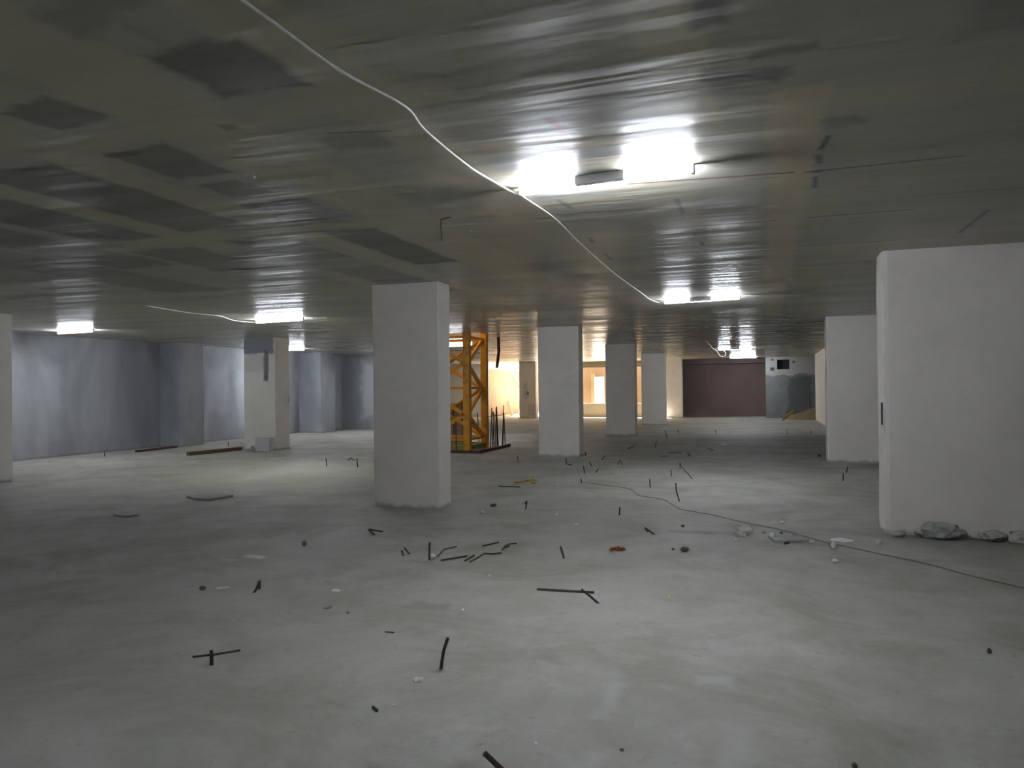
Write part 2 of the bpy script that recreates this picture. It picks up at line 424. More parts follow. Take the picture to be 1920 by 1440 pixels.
def mat_tube():
    m = bpy.data.materials.new('lit_fluorescent_tube')
    m.use_nodes = True
    t = m.node_tree
    t.nodes.remove(t.nodes['Principled BSDF'])
    e = t.nodes.new('ShaderNodeEmission')
    e.inputs['Color'].default_value = (*TUBE_COLOUR, 1)
    e.inputs['Strength'].default_value = TUBE_STRENGTH
    t.links.new(e.outputs[0], t.nodes['Material Output'].inputs[0])
    return m


M['tube'] = mat_tube()


# ------------------------------------------------------------------ mesh helpers
def link_mesh(name, bm, mat, parent=None, loc=(0, 0, 0), rot=(0, 0, 0), smooth=False):
    bmesh.ops.recalc_face_normals(bm, faces=bm.faces)
    me = bpy.data.meshes.new(name)
    bm.to_mesh(me)
    bm.free()
    if smooth:
        for p in me.polygons:
            p.use_smooth = True
    me.materials.append(mat)
    o = bpy.data.objects.new(name, me)
    COL.objects.link(o)
    o.location = loc
    o.rotation_euler = rot
    if parent:
        o.parent = parent
    return o


def tag(o, label, cat, group=None):
    o['label'] = label
    o['category'] = cat
    if group:
        o['group'] = group
    return o


def struct(name, bm, mat, parent=None, loc=(0, 0, 0)):
    o = link_mesh(name, bm, mat, parent, loc)
    if parent is None:
        o['kind'] = 'structure'
    return o


def root(name, label, cat, loc=(0, 0, 0), rz=0.0, group=None):
    o = bpy.data.objects.new(name, None)
    o.empty_display_size = 0.1
    COL.objects.link(o)
    o.location = loc
    o.rotation_euler = (0, 0, rz)
    return tag(o, label, cat, group)


def copy_tree(o, parent=None):
    c = o.copy()
    COL.objects.link(c)
    if parent is not None:
        c.parent = parent
    for ch in list(o.children):
        copy_tree(ch, c)
    return c


def add_box(bm, x0, x1, y0, y1, z0, z1):
    v = [bm.verts.new(p) for p in ((x0, y0, z0), (x1, y0, z0), (x1, y1, z0), (x0, y1, z0),
                                   (x0, y0, z1), (x1, y0, z1), (x1, y1, z1), (x0, y1, z1))]
    for f in ((0, 3, 2, 1), (4, 5, 6, 7), (0, 1, 5, 4), (1, 2, 6, 5), (2, 3, 7, 6), (3, 0, 4, 7)):
        bm.faces.new([v[i] for i in f])
    return v


def boxes(*bs):
    bm = bmesh.new()
    for b in bs:
        add_box(bm, *b)
    return bm


def bevelled(x0, x1, y0, y1, z0, z1, w=0.006, seg=2):
    bm = boxes((x0, x1, y0, y1, z0, z1))
    bmesh.ops.bevel(bm, geom=list(bm.edges), offset=w, segments=seg, affect='EDGES', profile=0.6)
    return bm


def rough_box(w, d, h, seed, bev=0.02, amp=0.006, step=0.16, ragged=0.0):
    """a plastered block, base centre at the origin: slightly out of true, worn arrises, ragged foot"""
    bm = boxes((-w / 2, w / 2, -d / 2, d / 2, 0, h))
    bmesh.ops.bevel(bm, geom=[e for e in bm.edges if abs(e.verts[0].co.z - e.verts[1].co.z) > 0.1], offset=bev, segments=2, affect='EDGES', profile=0.6)
    for axis, size in ((0, w), (1, d), (2, h)):
        n = max(1, int(size / step))
        for i in range(1, n):
            p = [0, 0, 0]
            no = [0, 0, 0]
            p[axis] = -size / 2 + size * i / n if axis < 2 else size * i / n
            no[axis] = 1
            bmesh.ops.bisect_plane(bm, geom=list(bm.verts) + list(bm.edges) + list(bm.faces), plane_co=p, plane_no=no)
    if ragged:
        bmesh.ops.bisect_plane(bm, geom=list(bm.verts) + list(bm.edges) + list(bm.faces), plane_co=(0, 0, 0.035), plane_no=(0, 0, 1))
    for v in bm.verts:
        q = Vector((v.co.x * 1.7 + seed * 7.3, v.co.y * 1.7, v.co.z * 1.3))
        k = noise.noise(q) * amp + noise.noise(q * 4) * amp * 0.45
        rad = Vector((v.co.x / w, v.co.y / d, 0))
        if rad.length > 0.01:
            v.co += rad.normalized() * k
        if ragged and v.co.z < 0.05:
            j = noise.noise(Vector((v.co.x * 9 + seed, v.co.y * 9, 3)))
            v.co += rad.normalized() * ragged * (j - 0.1)
    return bm


def sweep(bm, pts, r, sides=8, ribs=0.0, spacing=None, taper=None):
    """a tube along a polyline; ribs > 0 gives the raised rings of deformed bar"""
    P = [Vector(p) for p in pts]
    if spacing:
        Q = [P[0]]
        for a, b in zip(P, P[1:]):
            n = max(1, int((b - a).length / spacing))
            Q += [a.lerp(b, (i + 1) / n) for i in range(n)]
        P = Q
    ref = Vector((0, 0, 1))
    if abs((P[-1] - P[0]).normalized().z) > 0.9:
        ref = Vector((1, 0, 0))
    rings = []
    for i, p in enumerate(P):
        d = (P[min(i + 1, len(P) - 1)] - P[max(i - 1, 0)])
        d = d.normalized() if d.length > 1e-9 else Vector((0, 0, 1))
        a = d.cross(ref)
        if a.length < 1e-4:
            a = d.cross(Vector((0, 1, 0)))
        a.normalize()
        b = d.cross(a)
        rr = r * (1 + (ribs if i % 2 else 0))
        rings.append([bm.verts.new(p + (a * math.cos(2 * PI * k / sides) + b * math.sin(2 * PI * k / sides)) * rr) for k in range(sides)])
    for q, s in zip(rings, rings[1:]):
        for k in range(sides):
            bm.faces.new((q[k], q[(k + 1) % sides], s[(k + 1) % sides], s[k]))
    bm.faces.new(list(reversed(rings[0])))
    bm.faces.new(rings[-1])


def smooth_path(pts, n=6):
    P = [Vector(p) for p in pts]
    P = [P[0] * 2 - P[1]] + P + [P[-1] * 2 - P[-2]]
    out = []
    for i in range(1, len(P) - 2):
        for k in range(n):
            t = k / n
            a, b, c, d = P[i - 1:i + 3]
            out.append(0.5 * ((2 * b) + (c - a) * t + (2 * a - 5 * b + 4 * c - d) * t * t + (3 * b - a - 3 * c + d) * t ** 3))
    out.append(P[-2])
    return out


def beam(bm, a, b, w, h, side=Vector((0, 0, 1))):
    """rectangular member from a to b; w across, h along side"""
    a, b = Vector(a), Vector(b)
    d = (b - a).normalized()
    x = d.cross(side)
    x.normalize()
    y = x.cross(d)
    vs = []
    for p in (a, b):
        for sx, sy in ((-1, -1), (1, -1), (1, 1), (-1, 1)):
            vs.append(bm.verts.new(p + x * sx * w / 2 + y * sy * h / 2))
    for f in ((0, 3, 2, 1), (4, 5, 6, 7), (0, 1, 5, 4), (1, 2, 6, 5), (2, 3, 7, 6), (3, 0, 4, 7)):
        bm.faces.new([vs[i] for i in f])


def lump(sx, sy, sz, seed, sub=2, amp=0.25, sink=0.15):
    """an irregular stone sitting on z = 0"""
    bm = bmesh.new()
    bmesh.ops.create_icosphere(bm, subdivisions=sub, radius=1.0)
    for v in bm.verts:
        q = v.co.copy()
        k = 1 + amp * noise.noise(q * 1.3 + Vector((seed * 3.7, seed, 0))) + amp * 0.5 * noise.noise(q * 3.1 + Vector((0, seed * 2.1, 0)))
        v.co = Vector((q.x * sx * k, q.y * sy * k, q.z * sz * k))
    lo = min(v.co.z for v in bm.verts)
    for v in bm.verts:
        v.co.z -= lo
        v.co.z = max(0.0, v.co.z - sz * sink * 2)
    return bm


def flake(w, d, th, seed, n=9, curl=0.0):
    """a thin broken plate with ragged outline lying on z = 0"""
    rnd = random.Random(seed)
    bm = bmesh.new()
    ring = []
    for i in range(n):
        a = 2 * PI * i / n
        k = 0.75 + 0.35 * rnd.random()
        ring.append((math.cos(a) * w / 2 * k, math.sin(a) * d / 2 * k))
    lo = [bm.verts.new((x, y, curl * (x / w * 2) ** 2)) for x, y in ring]
    hi = [bm.verts.new((x * .95, y * .95, th + curl * (x / w * 2) ** 2)) for x, y in ring]
    bm.faces.new(list(reversed(lo)))
    bm.faces.new(hi)
    for i in range(n):
        bm.faces.new((lo[i], lo[(i + 1) % n], hi[(i + 1) % n], hi[i]))
    return bm

# ------------------------------------------------------------------ tables, metres in the room: (label, radius, points), (label, category, x, y, size)
BARS = [
    ('tall dark steel bar curving up from the foreground floor beside a flat white pebble', 0.009, [(-1.756, 3.871, -0.01), (-1.747, 3.873, 0.054), (-1.738, 3.876, 0.105), (-1.715, 3.884, 0.174)]),
    ('folded dark bar stub on the left foreground floor, its end bent back down', 0.009, [(-3.825, 4.897, -0.01), (-3.801, 4.905, 0.021), (-3.768, 4.915, 0.1), (-3.777, 4.913, 0.025)]),
    ('hooked bar stub with two short prongs lying low in front of the big square column', 0.008, [(-4.04, 7.228, -0.01), (-4.078, 7.215, 0.029), (-4.116, 7.202, 0.065), (-3.962, 7.254, 0.034)]),
    ('shorter of two small leaning stubs left of the upright bar with a white chip', 0.008, [(-3.275, 6.398, -0.01), (-3.294, 6.391, 0.051)]),
    ('longer of two small leaning stubs left of the upright bar with a white chip', 0.008, [(-3.247, 6.478, -0.01), (-3.276, 6.468, 0.031), (-3.3, 6.459, 0.062)]),
    ('straight upright dark bar standing beside a white chip, in front of the big column', 0.0095, [(-2.964, 6.305, -0.01), (-2.963, 6.305, 0.079), (-2.958, 6.306, 0.163)]),
    ('bent thin rod lying right of the upright bar with a white chip', 0.0065, [(-2.943, 6.448, 0.006), (-3.008, 6.744, 0.006), (-2.94, 6.892, 0.006)]),
    ('straight rod lying nearest right of the upright bar with a white chip', 0.008, [(-2.842, 6.296, 0.008), (-2.676, 6.526, 0.008)]),
    ('short slanting offcut lying between the straight rod and the long kinked rod', 0.008, [(-2.621, 6.339, 0.008), (-2.622, 6.565, 0.008)]),
    ('long kinked rod lying in the middle of the scattered offcuts', 0.007, [(-2.563, 6.312, 0.007), (-2.557, 6.469, 0.007), (-2.562, 6.677, 0.007), (-2.485, 6.675, 0.007), (-2.413, 6.744, 0.007)]),
    ('straight offcut lying farthest back of the scattered rods by the upright bar', 0.007, [(-2.698, 6.988, 0.007), (-2.605, 7.202, 0.007)]),
    ('curled rod with a hooked end at the right of the scattered offcuts', 0.006, [(-2.441, 7.062, 0.006), (-2.476, 7.0, 0.006), (-2.447, 6.856, 0.006), (-2.487, 7.049, 0.006), (-2.474, 7.159, 0.006), (-2.41, 7.204, 0.006)]),
    ('leaning bar stub folded over at its thick top, left of the orange rag', 0.009, [(-1.784, 6.717, -0.01), (-1.797, 6.712, 0.05), (-1.816, 6.706, 0.114), (-1.802, 6.711, 0.055)]),
    ('leaning bar resting across the right end of a long lying bar', 0.008, [(-1.17, 5.394, -0.01), (-1.232, 5.373, 0.051), (-1.294, 5.351, 0.103)]),
    ('long straight bar lying flat on the middle foreground floor', 0.009, [(-1.708, 5.595, 0.009), (-1.485, 5.614, 0.009), (-1.262, 5.634, 0.009)]),
    ('low slanting bar stub with a small hook, above the orange rag', 0.008, [(-1.134, 8.085, -0.01), (-1.194, 8.065, 0.035), (-1.247, 8.046, 0.076), (-1.21, 8.059, 0.029)]),
    ('short upright bar stub alone on the floor between orange rag and yellow strap', 0.009, [(-1.73, 9.178, -0.01), (-1.723, 9.18, 0.099)]),
    ('short upright bar with a hooked tip, below the yellow strap', 0.008, [(-2.988, 9.299, -0.01), (-2.974, 9.303, 0.056), (-2.967, 9.305, 0.111), (-2.994, 9.296, 0.07)]),
    ('tall bent bar standing beside the long cable on the floor', 0.009, [(-1.141, 10.51, -0.01), (-1.161, 10.502, 0.074), (-1.181, 10.495, 0.14), (-1.187, 10.493, 0.251)]),
    ('slim upright bar left of the tall bent bar by the cable', 0.008, [(-1.737, 11.844, -0.01), (-1.744, 11.841, 0.135)]),
    ('short upright bar just left of the bar with a leaning prop', 0.008, [(-1.591, 13.423, -0.01), (-1.599, 13.419, 0.113)]),
    ('upright bar with a long rod sloping from its top to the floor', 0.0075, [(-1.577, 14.685, -0.01), (-1.576, 14.685, 0.123), (-1.567, 14.688, 0.062), (-1.205, 13.119, 0.007)]),
    ('short stub at the start of the long cable on the floor', 0.009, [(-2.898, 12.093, -0.01), (-2.913, 12.088, 0.08)]),
    ('slim leaning bar behind the start of the floor cable', 0.008, [(-3.163, 13.461, -0.01), (-3.181, 13.454, 0.069), (-3.189, 13.451, 0.148)]),
    ('small stub leaning left, nearest the right foot of the second column', 0.009, [(-3.327, 14.776, -0.01), (-3.377, 14.758, 0.087)]),
    ('small stub leaning right, behind the start of the floor cable', 0.008, [(-3.02, 13.675, -0.01), (-2.963, 13.694, 0.069)]),
    ('upright stub with a bent foot at the base of the second column', 0.0085, [(-3.749, 14.783, 0.009), (-3.908, 14.963, 0.009), (-3.86, 14.744, 0.164)]),
    ('short stub leaning right on the floor right of the second column', 0.009, [(-3.429, 16.133, -0.01), (-3.339, 16.163, 0.093)]),
    ('short forked stub farther right of the second column', 0.0075, [(-2.888, 15.203, -0.01), (-2.846, 15.217, 0.098), (-2.755, 15.018, 0.007)]),
    ('short stub standing close against the right edge of the second column', 0.014, [(-3.994, 17.071, -0.01), (-3.993, 17.07, 0.075)]),
    ('upright bar left of the second column, nearest the crane mast', 0.009, [(-5.017, 15.161, -0.01), (-5.037, 15.153, 0.137)]),
    ('left one of two upright bars left of the big square column', 0.009, [(-8.675, 13.507, -0.01), (-8.694, 13.499, 0.156)]),
    ('right one of two upright bars left of the big square column', 0.009, [(-7.921, 13.47, -0.01), (-7.94, 13.463, 0.175)]),
    ('low crooked stub behind the two upright bars left of the big column', 0.008, [(-8.942, 14.745, 0.008), (-8.885, 14.764, 0.011), (-8.873, 14.768, 0.059), (-8.719, 14.669, 0.008)]),
    ('nearer of two upright stubs in front of the second right-hand pier', 0.009, [(1.198, 13.425, -0.01), (1.2, 13.424, 0.123)]),
    ('farther of two upright stubs in front of the second right-hand pier', 0.009, [(1.372, 14.751, -0.01), (1.391, 14.757, 0.106)]),
    ('dark stub standing right of the third column', 0.009, [(-2.757, 19.725, -0.01), (-2.715, 19.738, 0.167)]),
    ('crooked bar on the far floor in front of the fourth column', 0.009, [(-2.876, 23.279, -0.01), (-2.921, 23.263, 0.164), (-2.952, 23.252, 0.23)]),
    ('upright bar standing on the far floor, left of the middle of the brown wall', 0.01, [(-1.544, 25.37, -0.01), (-1.576, 25.358, 0.158)]),
    ('thin upright bar on the far floor in front of the sand heap', 0.008, [(0.667, 25.749, -0.01), (0.637, 25.737, 0.207)]),
    ('thin short bar on the far floor left of the second right-hand pier', 0.008, [(1.364, 25.868, -0.01), (1.382, 25.873, 0.137)]),
    ('tiny stub on the far floor between the third column and the white slab', 0.011, [(-2.837, 26.036, -0.01), (-2.853, 26.03, 0.11)]),
    ('dark nub sticking up near two rods lying on the far floor', 0.012, [(-1.644, 17.453, -0.01), (-1.69, 17.437, 0.061)]),
    ('longer of two thin rods lying flat on the far floor right of the third column', 0.008, [(-2.226, 18.19, 0.008), (-1.911, 18.183, 0.008)]),
    ('shorter of two thin rods lying flat on the far floor right of the third column', 0.008, [(-2.259, 17.18, 0.008), (-2.108, 17.214, 0.008)]),
    ('crooked rod lying in front of the third column', 0.01, [(-3.344, 19.077, 0.01), (-3.34, 19.786, 0.01), (-3.393, 20.535, 0.01)]),
    ('small rod lying beside the white slab on the far floor', 0.01, [(-1.411, 19.653, 0.01), (-1.239, 19.025, 0.01)]),
    ('thick paired dark bar leaning up at the bottom edge of the photo', 0.0105, [(-0.89, 2.735, -0.01), (-0.957, 2.712, 0.099), (-1.038, 2.684, 0.182)]),
    ('dark bar tip showing at the bottom right edge of the photo', 0.009, [(0.35, 3.151, -0.01), (0.326, 3.142, 0.068), (0.305, 3.135, 0.129)]),
    ('thin stub standing by the foot of the left blue-grey wall', 0.01, [(-15.467, 14.227, -0.01), (-15.466, 14.227, 0.132)]),
    ('small stub by the left wall, left of the column with a dark patch', 0.01, [(-14.608, 17.671, -0.01), (-14.607, 17.671, 0.138)]),
    ('short twig-like offcut lying at the front, below the white pebble', 0.007, [(-1.863, 3.291, 0.007), (-1.821, 3.26, 0.007)]),
    ('thin sliver of rod lying left of the tall curving bar', 0.004, [(-2.362, 4.341, 0.004), (-2.3, 4.349, 0.004)]),
    ('dark rod lying flat left of the yellow strap', 0.009, [(-4.09, 11.335, 0.009), (-3.726, 11.329, 0.009)]),
]
STONES = [
    ('flat white pebble lying in front of the tall curving bar', 'pebble', -1.796, 3.665, 0.061),
    ('tiny white chip alone behind the long lying bar', 'chip', -2.215, 5.893, 0.031),
    ('tiny white chip left of the long lying bar, toward the tall curving bar', 'chip', -2.06, 4.932, 0.027),
    ('white chip at the foot of the straight upright bar', 'chip', -2.987, 6.435, 0.05),
    ('tiny white crumb on the near floor below the white pebble', 'chip', -1.779, 3.35, 0.013),
    ('small brown clod beside a pale scrap on the left floor', 'clod', -4.264, 4.846, 0.055),
    ('small rusty brown lump behind the white smear on the left floor', 'clod', -4.451, 6.509, 0.054),
    ('flat grey clod on the floor between folded stub and tall curving bar', 'clod', -3.028, 4.707, 0.062),
    ('tiny dark crumb right of the flat grey clod', 'clod', -2.818, 4.636, 0.026),
    ('tiny yellow lump on the open floor right of the leaning bar', 'chip', -0.7, 5.651, 0.024),
    ('dark grey stone with a pale top, right of the orange rag', 'stone', -0.75, 7.324, 0.077),
    ('small dark crumb just left of the dark grey stone', 'clod', -0.866, 7.364, 0.031),
    ('small dark crumb above the dark grey stone', 'clod', -0.901, 8.599, 0.042),
    ('pale rounded stone near the corner of the big right-hand pier', 'stone', 1.047, 8.172, 0.063),
    ('small pale chip left of the rounded stone by the right-hand pier', 'chip', 0.607, 7.84, 0.067),
    ('small white scrap in front of the pale round patch by the pier', 'chip', 0.573, 7.253, 0.052),
    ('white chip lying behind the floor cable near the rubble', 'chip', 0.168, 9.14, 0.061),
    ('dark flat chip on the floor below the yellow strap', 'chip', -3.485, 9.439, 0.093),
    ('pale chip below the dark flat chip, right of the big column', 'chip', -3.429, 8.875, 0.081),
    ('white crumb on the floor in front of the concrete block', 'chip', -10.975, 14.541, 0.049),
    ('small white box-shaped chip on the far floor left of the white slab', 'chip', -1.68, 20.878, 0.073),
    ('white crumb at the foot of the brown far wall', 'chip', -0.982, 36.319, 0.124),
    ('dark crumb on the near floor at the right front', 'clod', -0.609, 3.231, 0.019),
    ('dark crumb by the left edge of the second right-hand pier', 'clod', 1.117, 17.934, 0.083),
    ('small dark lump alone on the open floor below the nearest right-hand pier', 'clod', 1.226, 5.049, 0.028),
    ('white crumb on the near floor between pebble and thick paired bar', 'chip', -0.986, 3.183, 0.014),
    ('brown lump beside the concrete block at the left column', 'clod', -12.648, 17.125, 0.13),
    ('grey lump on the other side of the concrete block, by the plank end', 'clod', -12.774, 16.397, 0.126),
]

# ------------------------------------------------------------------ the setting
XL, XR, YF, YB = -16.6, 9.0, -8.0, 39.5
struct('floor', boxes((-20, XR + 0.3, YF - 0.3, 41.2, -0.3, 0)), M['floor'])
# slab with the square hole the crane mast passes through, and its open far edge
hx0, hx1, hy0, hy1 = -8.75, -6.85, 17.50, 19.25
cl = struct('ceiling', boxes((-20, hx0, YF - 0.3, 39.8, H, H + 0.28), (hx1, XR + 0.3, YF - 0.3, 39.8, H, H + 0.28),
                        (hx0, hx1, YF - 0.3, hy0, H, H + 0.28), (hx0, hx1, hy1, 39.8, H, H + 0.28),
                        (hx0 - .2, hx0, hy0, hy1, H + 0.28, H + 4.8), (hx1, hx1 + .2, hy0, hy1, H + 0.28, H + 4.8), (hx0 - .2, hx1 + .2, hy0 - .2, hy0, H + 0.28, H + 4.8), (hx0 - .2, hx1 + .2, hy1, hy1 + .2, H + 0.28, H + 4.8), (-20, -11.4, 39.8, 41.2, H, H + 0.28), (-4.4, XR + 0.3, 39.8, 41.6, H, H + 0.28)), M['ceiling_0_0'])  # unseen tall shaft walls above the hole, added to keep direct sun out
cl.data.materials.clear()
for bi in range(3):
    for bj in range(4):
        cl.data.materials.append(M['ceiling_%d_%d' % (bi, bj)])
cb = bmesh.new()
cb.from_mesh(cl.data)
for axis, cuts in ((0, BAY_X[1:-1]), (1, BAY_Y[1:-1])):
    for v in cuts:
        bmesh.ops.bisect_plane(cb, geom=list(cb.verts) + list(cb.edges) + list(cb.faces), plane_co=[v if k == axis else 0 for k in range(3)], plane_no=[1 if k == axis else 0 for k in range(3)])
for f in cb.faces:
    q = f.calc_center_median()
    f.material_index = sum(q.x > v for v in BAY_X[1:-1]) * 4 + sum(q.y > v for v in BAY_Y[1:-1])
cb.to_mesh(cl.data)
cb.free()
wl = struct('wall_left', boxes((XL - 0.4, XL, YF, 27.0, 0, H)), M['left_wall'])
for y0, proj in ((17.2, 0.70), (24.0, 0.95)):
    link_mesh('wall_pilaster', rough_box(proj, 1.0, H, y0, 0.02, 0.008), M['left_wall'], wl, (XL + proj / 2 - 0.004, y0 + 0.5, 0))
struct('wall_left', boxes((XL - 0.4, -13.2, 27.0, 27.3, 0, H)), M['left_wall'])
struct('wall_left', boxes((-19.8, -19.5, 27.3, YB, 0, H)), M['concrete'])
struct('wall_right', boxes((XR, XR + 0.3, YF, 41.2, 0, H)), M['concrete'])
struct('wall_front', boxes((-17, XR, YF - 0.3, YF, 0, H)), M['concrete'])
struct('wall_back', boxes((-19.8, -14.9, YB, YB + 0.3, 0, H)), M['concrete'])
struct('wall_back', boxes((-11.5, -4.6, YB, YB + 0.25, 0, 0.73), (-11.5, -4.6, YB, YB + 0.25, 2.66, H)), M['sill'])
struct('wall_back', boxes((-4.6, -4.3, YB - 0.2, 41.3, 0, H), (-4.3, 0.02, 41.0, 41.3, 0, H), (-4.3, 0.02, 40.6, 41.0, 2.78, H)), M['brown_wall'])
vx0, vx1, vz0, vz1, vy = 0.56, 1.13, 2.40, 2.87, 39.0
vw = struct('wall_back', boxes((0.02, vx0, 0, 0.3, 0, H), (vx1, XR, 0, 0.3, 0, H), (vx0, vx1, 0, 0.3, 0, vz0), (vx0, vx1, 0, 0.3, vz1, H),
                               (0.02, 0.3, 0.3, 2.3, 0, H)), M['vent_wall'], None, (0, vy, 0))
link_mesh('vent_hole', boxes((vx0 - 0.05, vx1 + 0.05, 0.31, 0.34, vz0 - 0.05, vz1 + 0.05)), M['void'], vw)
# open yard beyond the bay
struct('ground_outside', boxes((-40, 30, 41.2, 70, -0.3, -0.01)), M['yard'])
struct('wall_outside', boxes((-15.3, -14.9, YB + 0.3, 58, 0, 2.7)), M['beige'])
struct('wall_outside', boxes((-9.9, -5.2, 41.6, 41.8, 2.2, 3.4), (-8.62, -5.2, 41.6, 41.8, 0, 2.2), (-9.9, -9.32, 41.6, 41.8, 0, 2.2)), M['beige'])
tag(link_mesh('yard_post', bevelled(-0.09, 0.09, -0.09, 0.09, 0, 2.36), M['sill'], None, (-9.22, 41.4, 0)), 'dark slim post standing outside behind the sill opening in the back wall', 'post')

# ------------------------------------------------------------------ columns and wide piers
CX = -4.56
COLS = [
    (CX, 9.0, 0.98, 0.38, 'large square concrete column nearest the camera, left of the image middle', 1),
    (CX + .03, 16.68, 0.98, 0.42, 'second concrete column of the middle row, with pale scuff marks halfway up', 2),
    (CX + .03, 24.45, 0.98, 0.42, 'third concrete column of the middle row, right of the scuffed one', 3),
    (CX + .10, 31.6, 1.0, 0.42, 'fourth column of the middle row, mauve grey and half hiding the last', 4),
    (CX + .05, 39.0, 0.94, 0.42, 'last column of the middle row, against the dark brown far wall', 5),
]
for x, y, w, d, lab, sd in COLS:
    mt = M['column']
    if sd == 2:
        mt = mat_plaster('scuffed_column_plaster', (0.72, 0.675, 0.615), (0.79, 0.745, 0.69), 1.2, 0.25, True, (
            ((0.22, -0.3, 1.66), (0.16, 0.2, 0.035), 0.5, (0.62, 0.63, 0.65)), ((-0.25, -0.3, 1.72), (0.14, 0.2, 0.03), 0.4, (0.60, 0.61, 0.62))))
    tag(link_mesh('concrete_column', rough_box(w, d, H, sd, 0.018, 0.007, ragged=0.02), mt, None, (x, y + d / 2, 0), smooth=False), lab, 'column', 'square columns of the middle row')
tag(link_mesh('concrete_column', rough_box(1.0, 0.62, H, 11, 0.018, 0.007, ragged=0.02), M['patched'], None, (-12.78, 16.7 + 0.31, 0)),
    'pale column with a dark cement patch and strip at its top, near the left wall', 'column', 'square columns of the left row')
tag(link_mesh('concrete_column', rough_box(1.0, 0.55, H, 12, 0.018, 0.007, ragged=0.02), M['column'], None, (-13.28, 9.25 + 0.275, 0)),
    'column cut off by the left edge of the photo', 'column', 'square columns of the left row')
tag(link_mesh('concrete_column', rough_box(0.92, 0.4, H, 13, 0.018, 0.006, ragged=0.01), M['stained'], None, (-11.95, 37.75 + 0.2, 0)),
    'stained column standing in front of the bright daylit opening', 'column')
PIERS = [
    (1.19, 4.6, 8.76, 0.50, 'wide pale wall-like pier filling the right edge of the photo', 21),
    (1.20, 3.9, 16.68, 0.45, 'second wide pale pier, just behind and left of the nearest one', 22),
]
for x0, x1, y, d, lab, sd in PIERS:
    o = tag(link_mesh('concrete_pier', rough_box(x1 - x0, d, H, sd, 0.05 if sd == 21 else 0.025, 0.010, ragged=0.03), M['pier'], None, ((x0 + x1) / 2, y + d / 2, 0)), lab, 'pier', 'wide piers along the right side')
    if sd == 21:
        link_mesh('wall_slot', bevelled(-(x1 - x0) / 2 - 0.009, -(x1 - x0) / 2 + 0.02, -0.13, -0.075, 1.15, 1.39, 0.004), M['void'], o)['label'] = 'dark narrow slot in the pier edge'
tag(link_mesh('concrete_pier', rough_box(0.45, 5.6, H, 23, 0.02, 0.008, 0.3), M['pier'], None, (2.15 + 0.225, 31.0 + 2.8, 0)),
    'long pier seen edge-on beside the sand heap, pale side and dark end', 'pier', 'wide piers along the right side')


# ------------------------------------------------------------------ fluorescent lamps
def make_lamp():
    r = root('fluorescent_lamp', 'x', 'lamp')
    link_mesh('ballast_box', bevelled(-0.17, 0.17, -0.085, -0.03, -0.06, 0.0, 0.005), M['lamp_body'], r)
    link_mesh('spine', bevelled(-0.61, 0.61, -0.012, 0.012, -0.012, 0.0, 0.002), M['lamp_body'], r)
    for s in (-1, 1):
        link_mesh('end_socket', bevelled(s * 0.60 - 0.012, s * 0.60 + 0.012, -0.016, 0.016, -0.064, 0.0, 0.003), M['lamp_body'], r)
    bm = bmesh.new()
    sweep(bm, [(-0.588, 0, -0.044), (0.588, 0, -0.044)], 0.019, 10)
    link_mesh('tube', bm, M['tube'], r, smooth=True)
    return r


LAMPS = [
    (-1.02, 4.94, -0.10, 'lit tube lamp on the ceiling nearest the camera, the largest glare'),
    (-0.95, 12.25, -0.16, 'second lit tube lamp on the ceiling, above and left of the right-hand piers'),
    (-1.05, 28.9, -0.10, 'upper of two far lit tube lamps, with a cable loop at its left end'),
    (-1.00, 37.6, PI - 0.06, 'lower of two far lit tube lamps, just above the brown far wall'),
    (-9.05, 12.45, PI - 0.12, 'lit tube lamp with a white cable running to it, above the dark-patched column'),
    (-15.2, 21.5, PI - 0.08, 'lit tube lamp half hidden behind the dark-patched column'),
    (-14.8, 12.85, PI - 0.10, 'leftmost lit tube lamp, in front of the blue-grey left wall'),
    (-9.32, 21.9, PI - 0.08, 'lit tube lamp seen through the top of the orange mast'),
    (-12.95, 24.8, -0.08, 'tube lamp hidden by the big column, over the far left corner'),
    # unseen lamps added behind the photographer for ambient light, carrying the rows on
    (-1.0, -2.4, -0.10, 'unseen tube lamp added behind the photographer, in the row of the nearest lamp'),
    (-9.0, -2.4, -0.10, 'unseen tube lamp added behind the photographer, in the row over the left bay'),
]
l0 = make_lamp()
for i, (x, y, rz, lab) in enumerate(LAMPS):
    o = l0 if i == 0 else copy_tree(l0)
    o.location = (x, y, H)
    o.rotation_euler = (0.0, 0.0, rz)
    tag(o, lab, 'lamp', 'fluorescent lamps on the ceiling')


# ------------------------------------------------------------------ cables
def cable(label, pts, r, mat, cat='cable', n=6, name='cable'):
    b = Vector(pts[0])
    P = smooth_path(pts, n)
    bm = bmesh.new()
    sweep(bm, [p - b for p in P], r, 6)
    return tag(link_mesh(name, bm, mat, None, b, smooth=True), label, cat)


zc = H - 0.012
cable('white cable running along the ceiling from the top edge to the nearest lamp',
      [(-1.72, 0.6, zc), (-1.76, 1.5, zc - .01), (-1.75, 2.26, zc - .012), (-1.75, 2.41, zc - .01), (-1.73, 2.84, zc - .02), (-1.68, 3.34, zc), (-1.73, 3.69, zc - .004), (-1.74, 4.35, zc - .015), (-1.72, 4.88, zc), (-1.66, 5.0, zc - .03), (-1.62, 5.0, 2.95)], 0.007, M['cable'])
cable('thin white cable running along the ceiling between the two nearest lamps',
      [(-1.60, 5.02, 2.955), (-1.67, 5.16, zc), (-1.63, 5.94, zc - .006), (-1.69, 7.04, zc), (-1.73, 8.66, zc - .01), (-1.75, 9.82, zc), (-1.72, 11.2, zc - .012), (-1.74, 12.0, zc), (-1.62, 12.38, zc - .03), (-1.55, 12.36, 2.955)], 0.006, M['cable'])
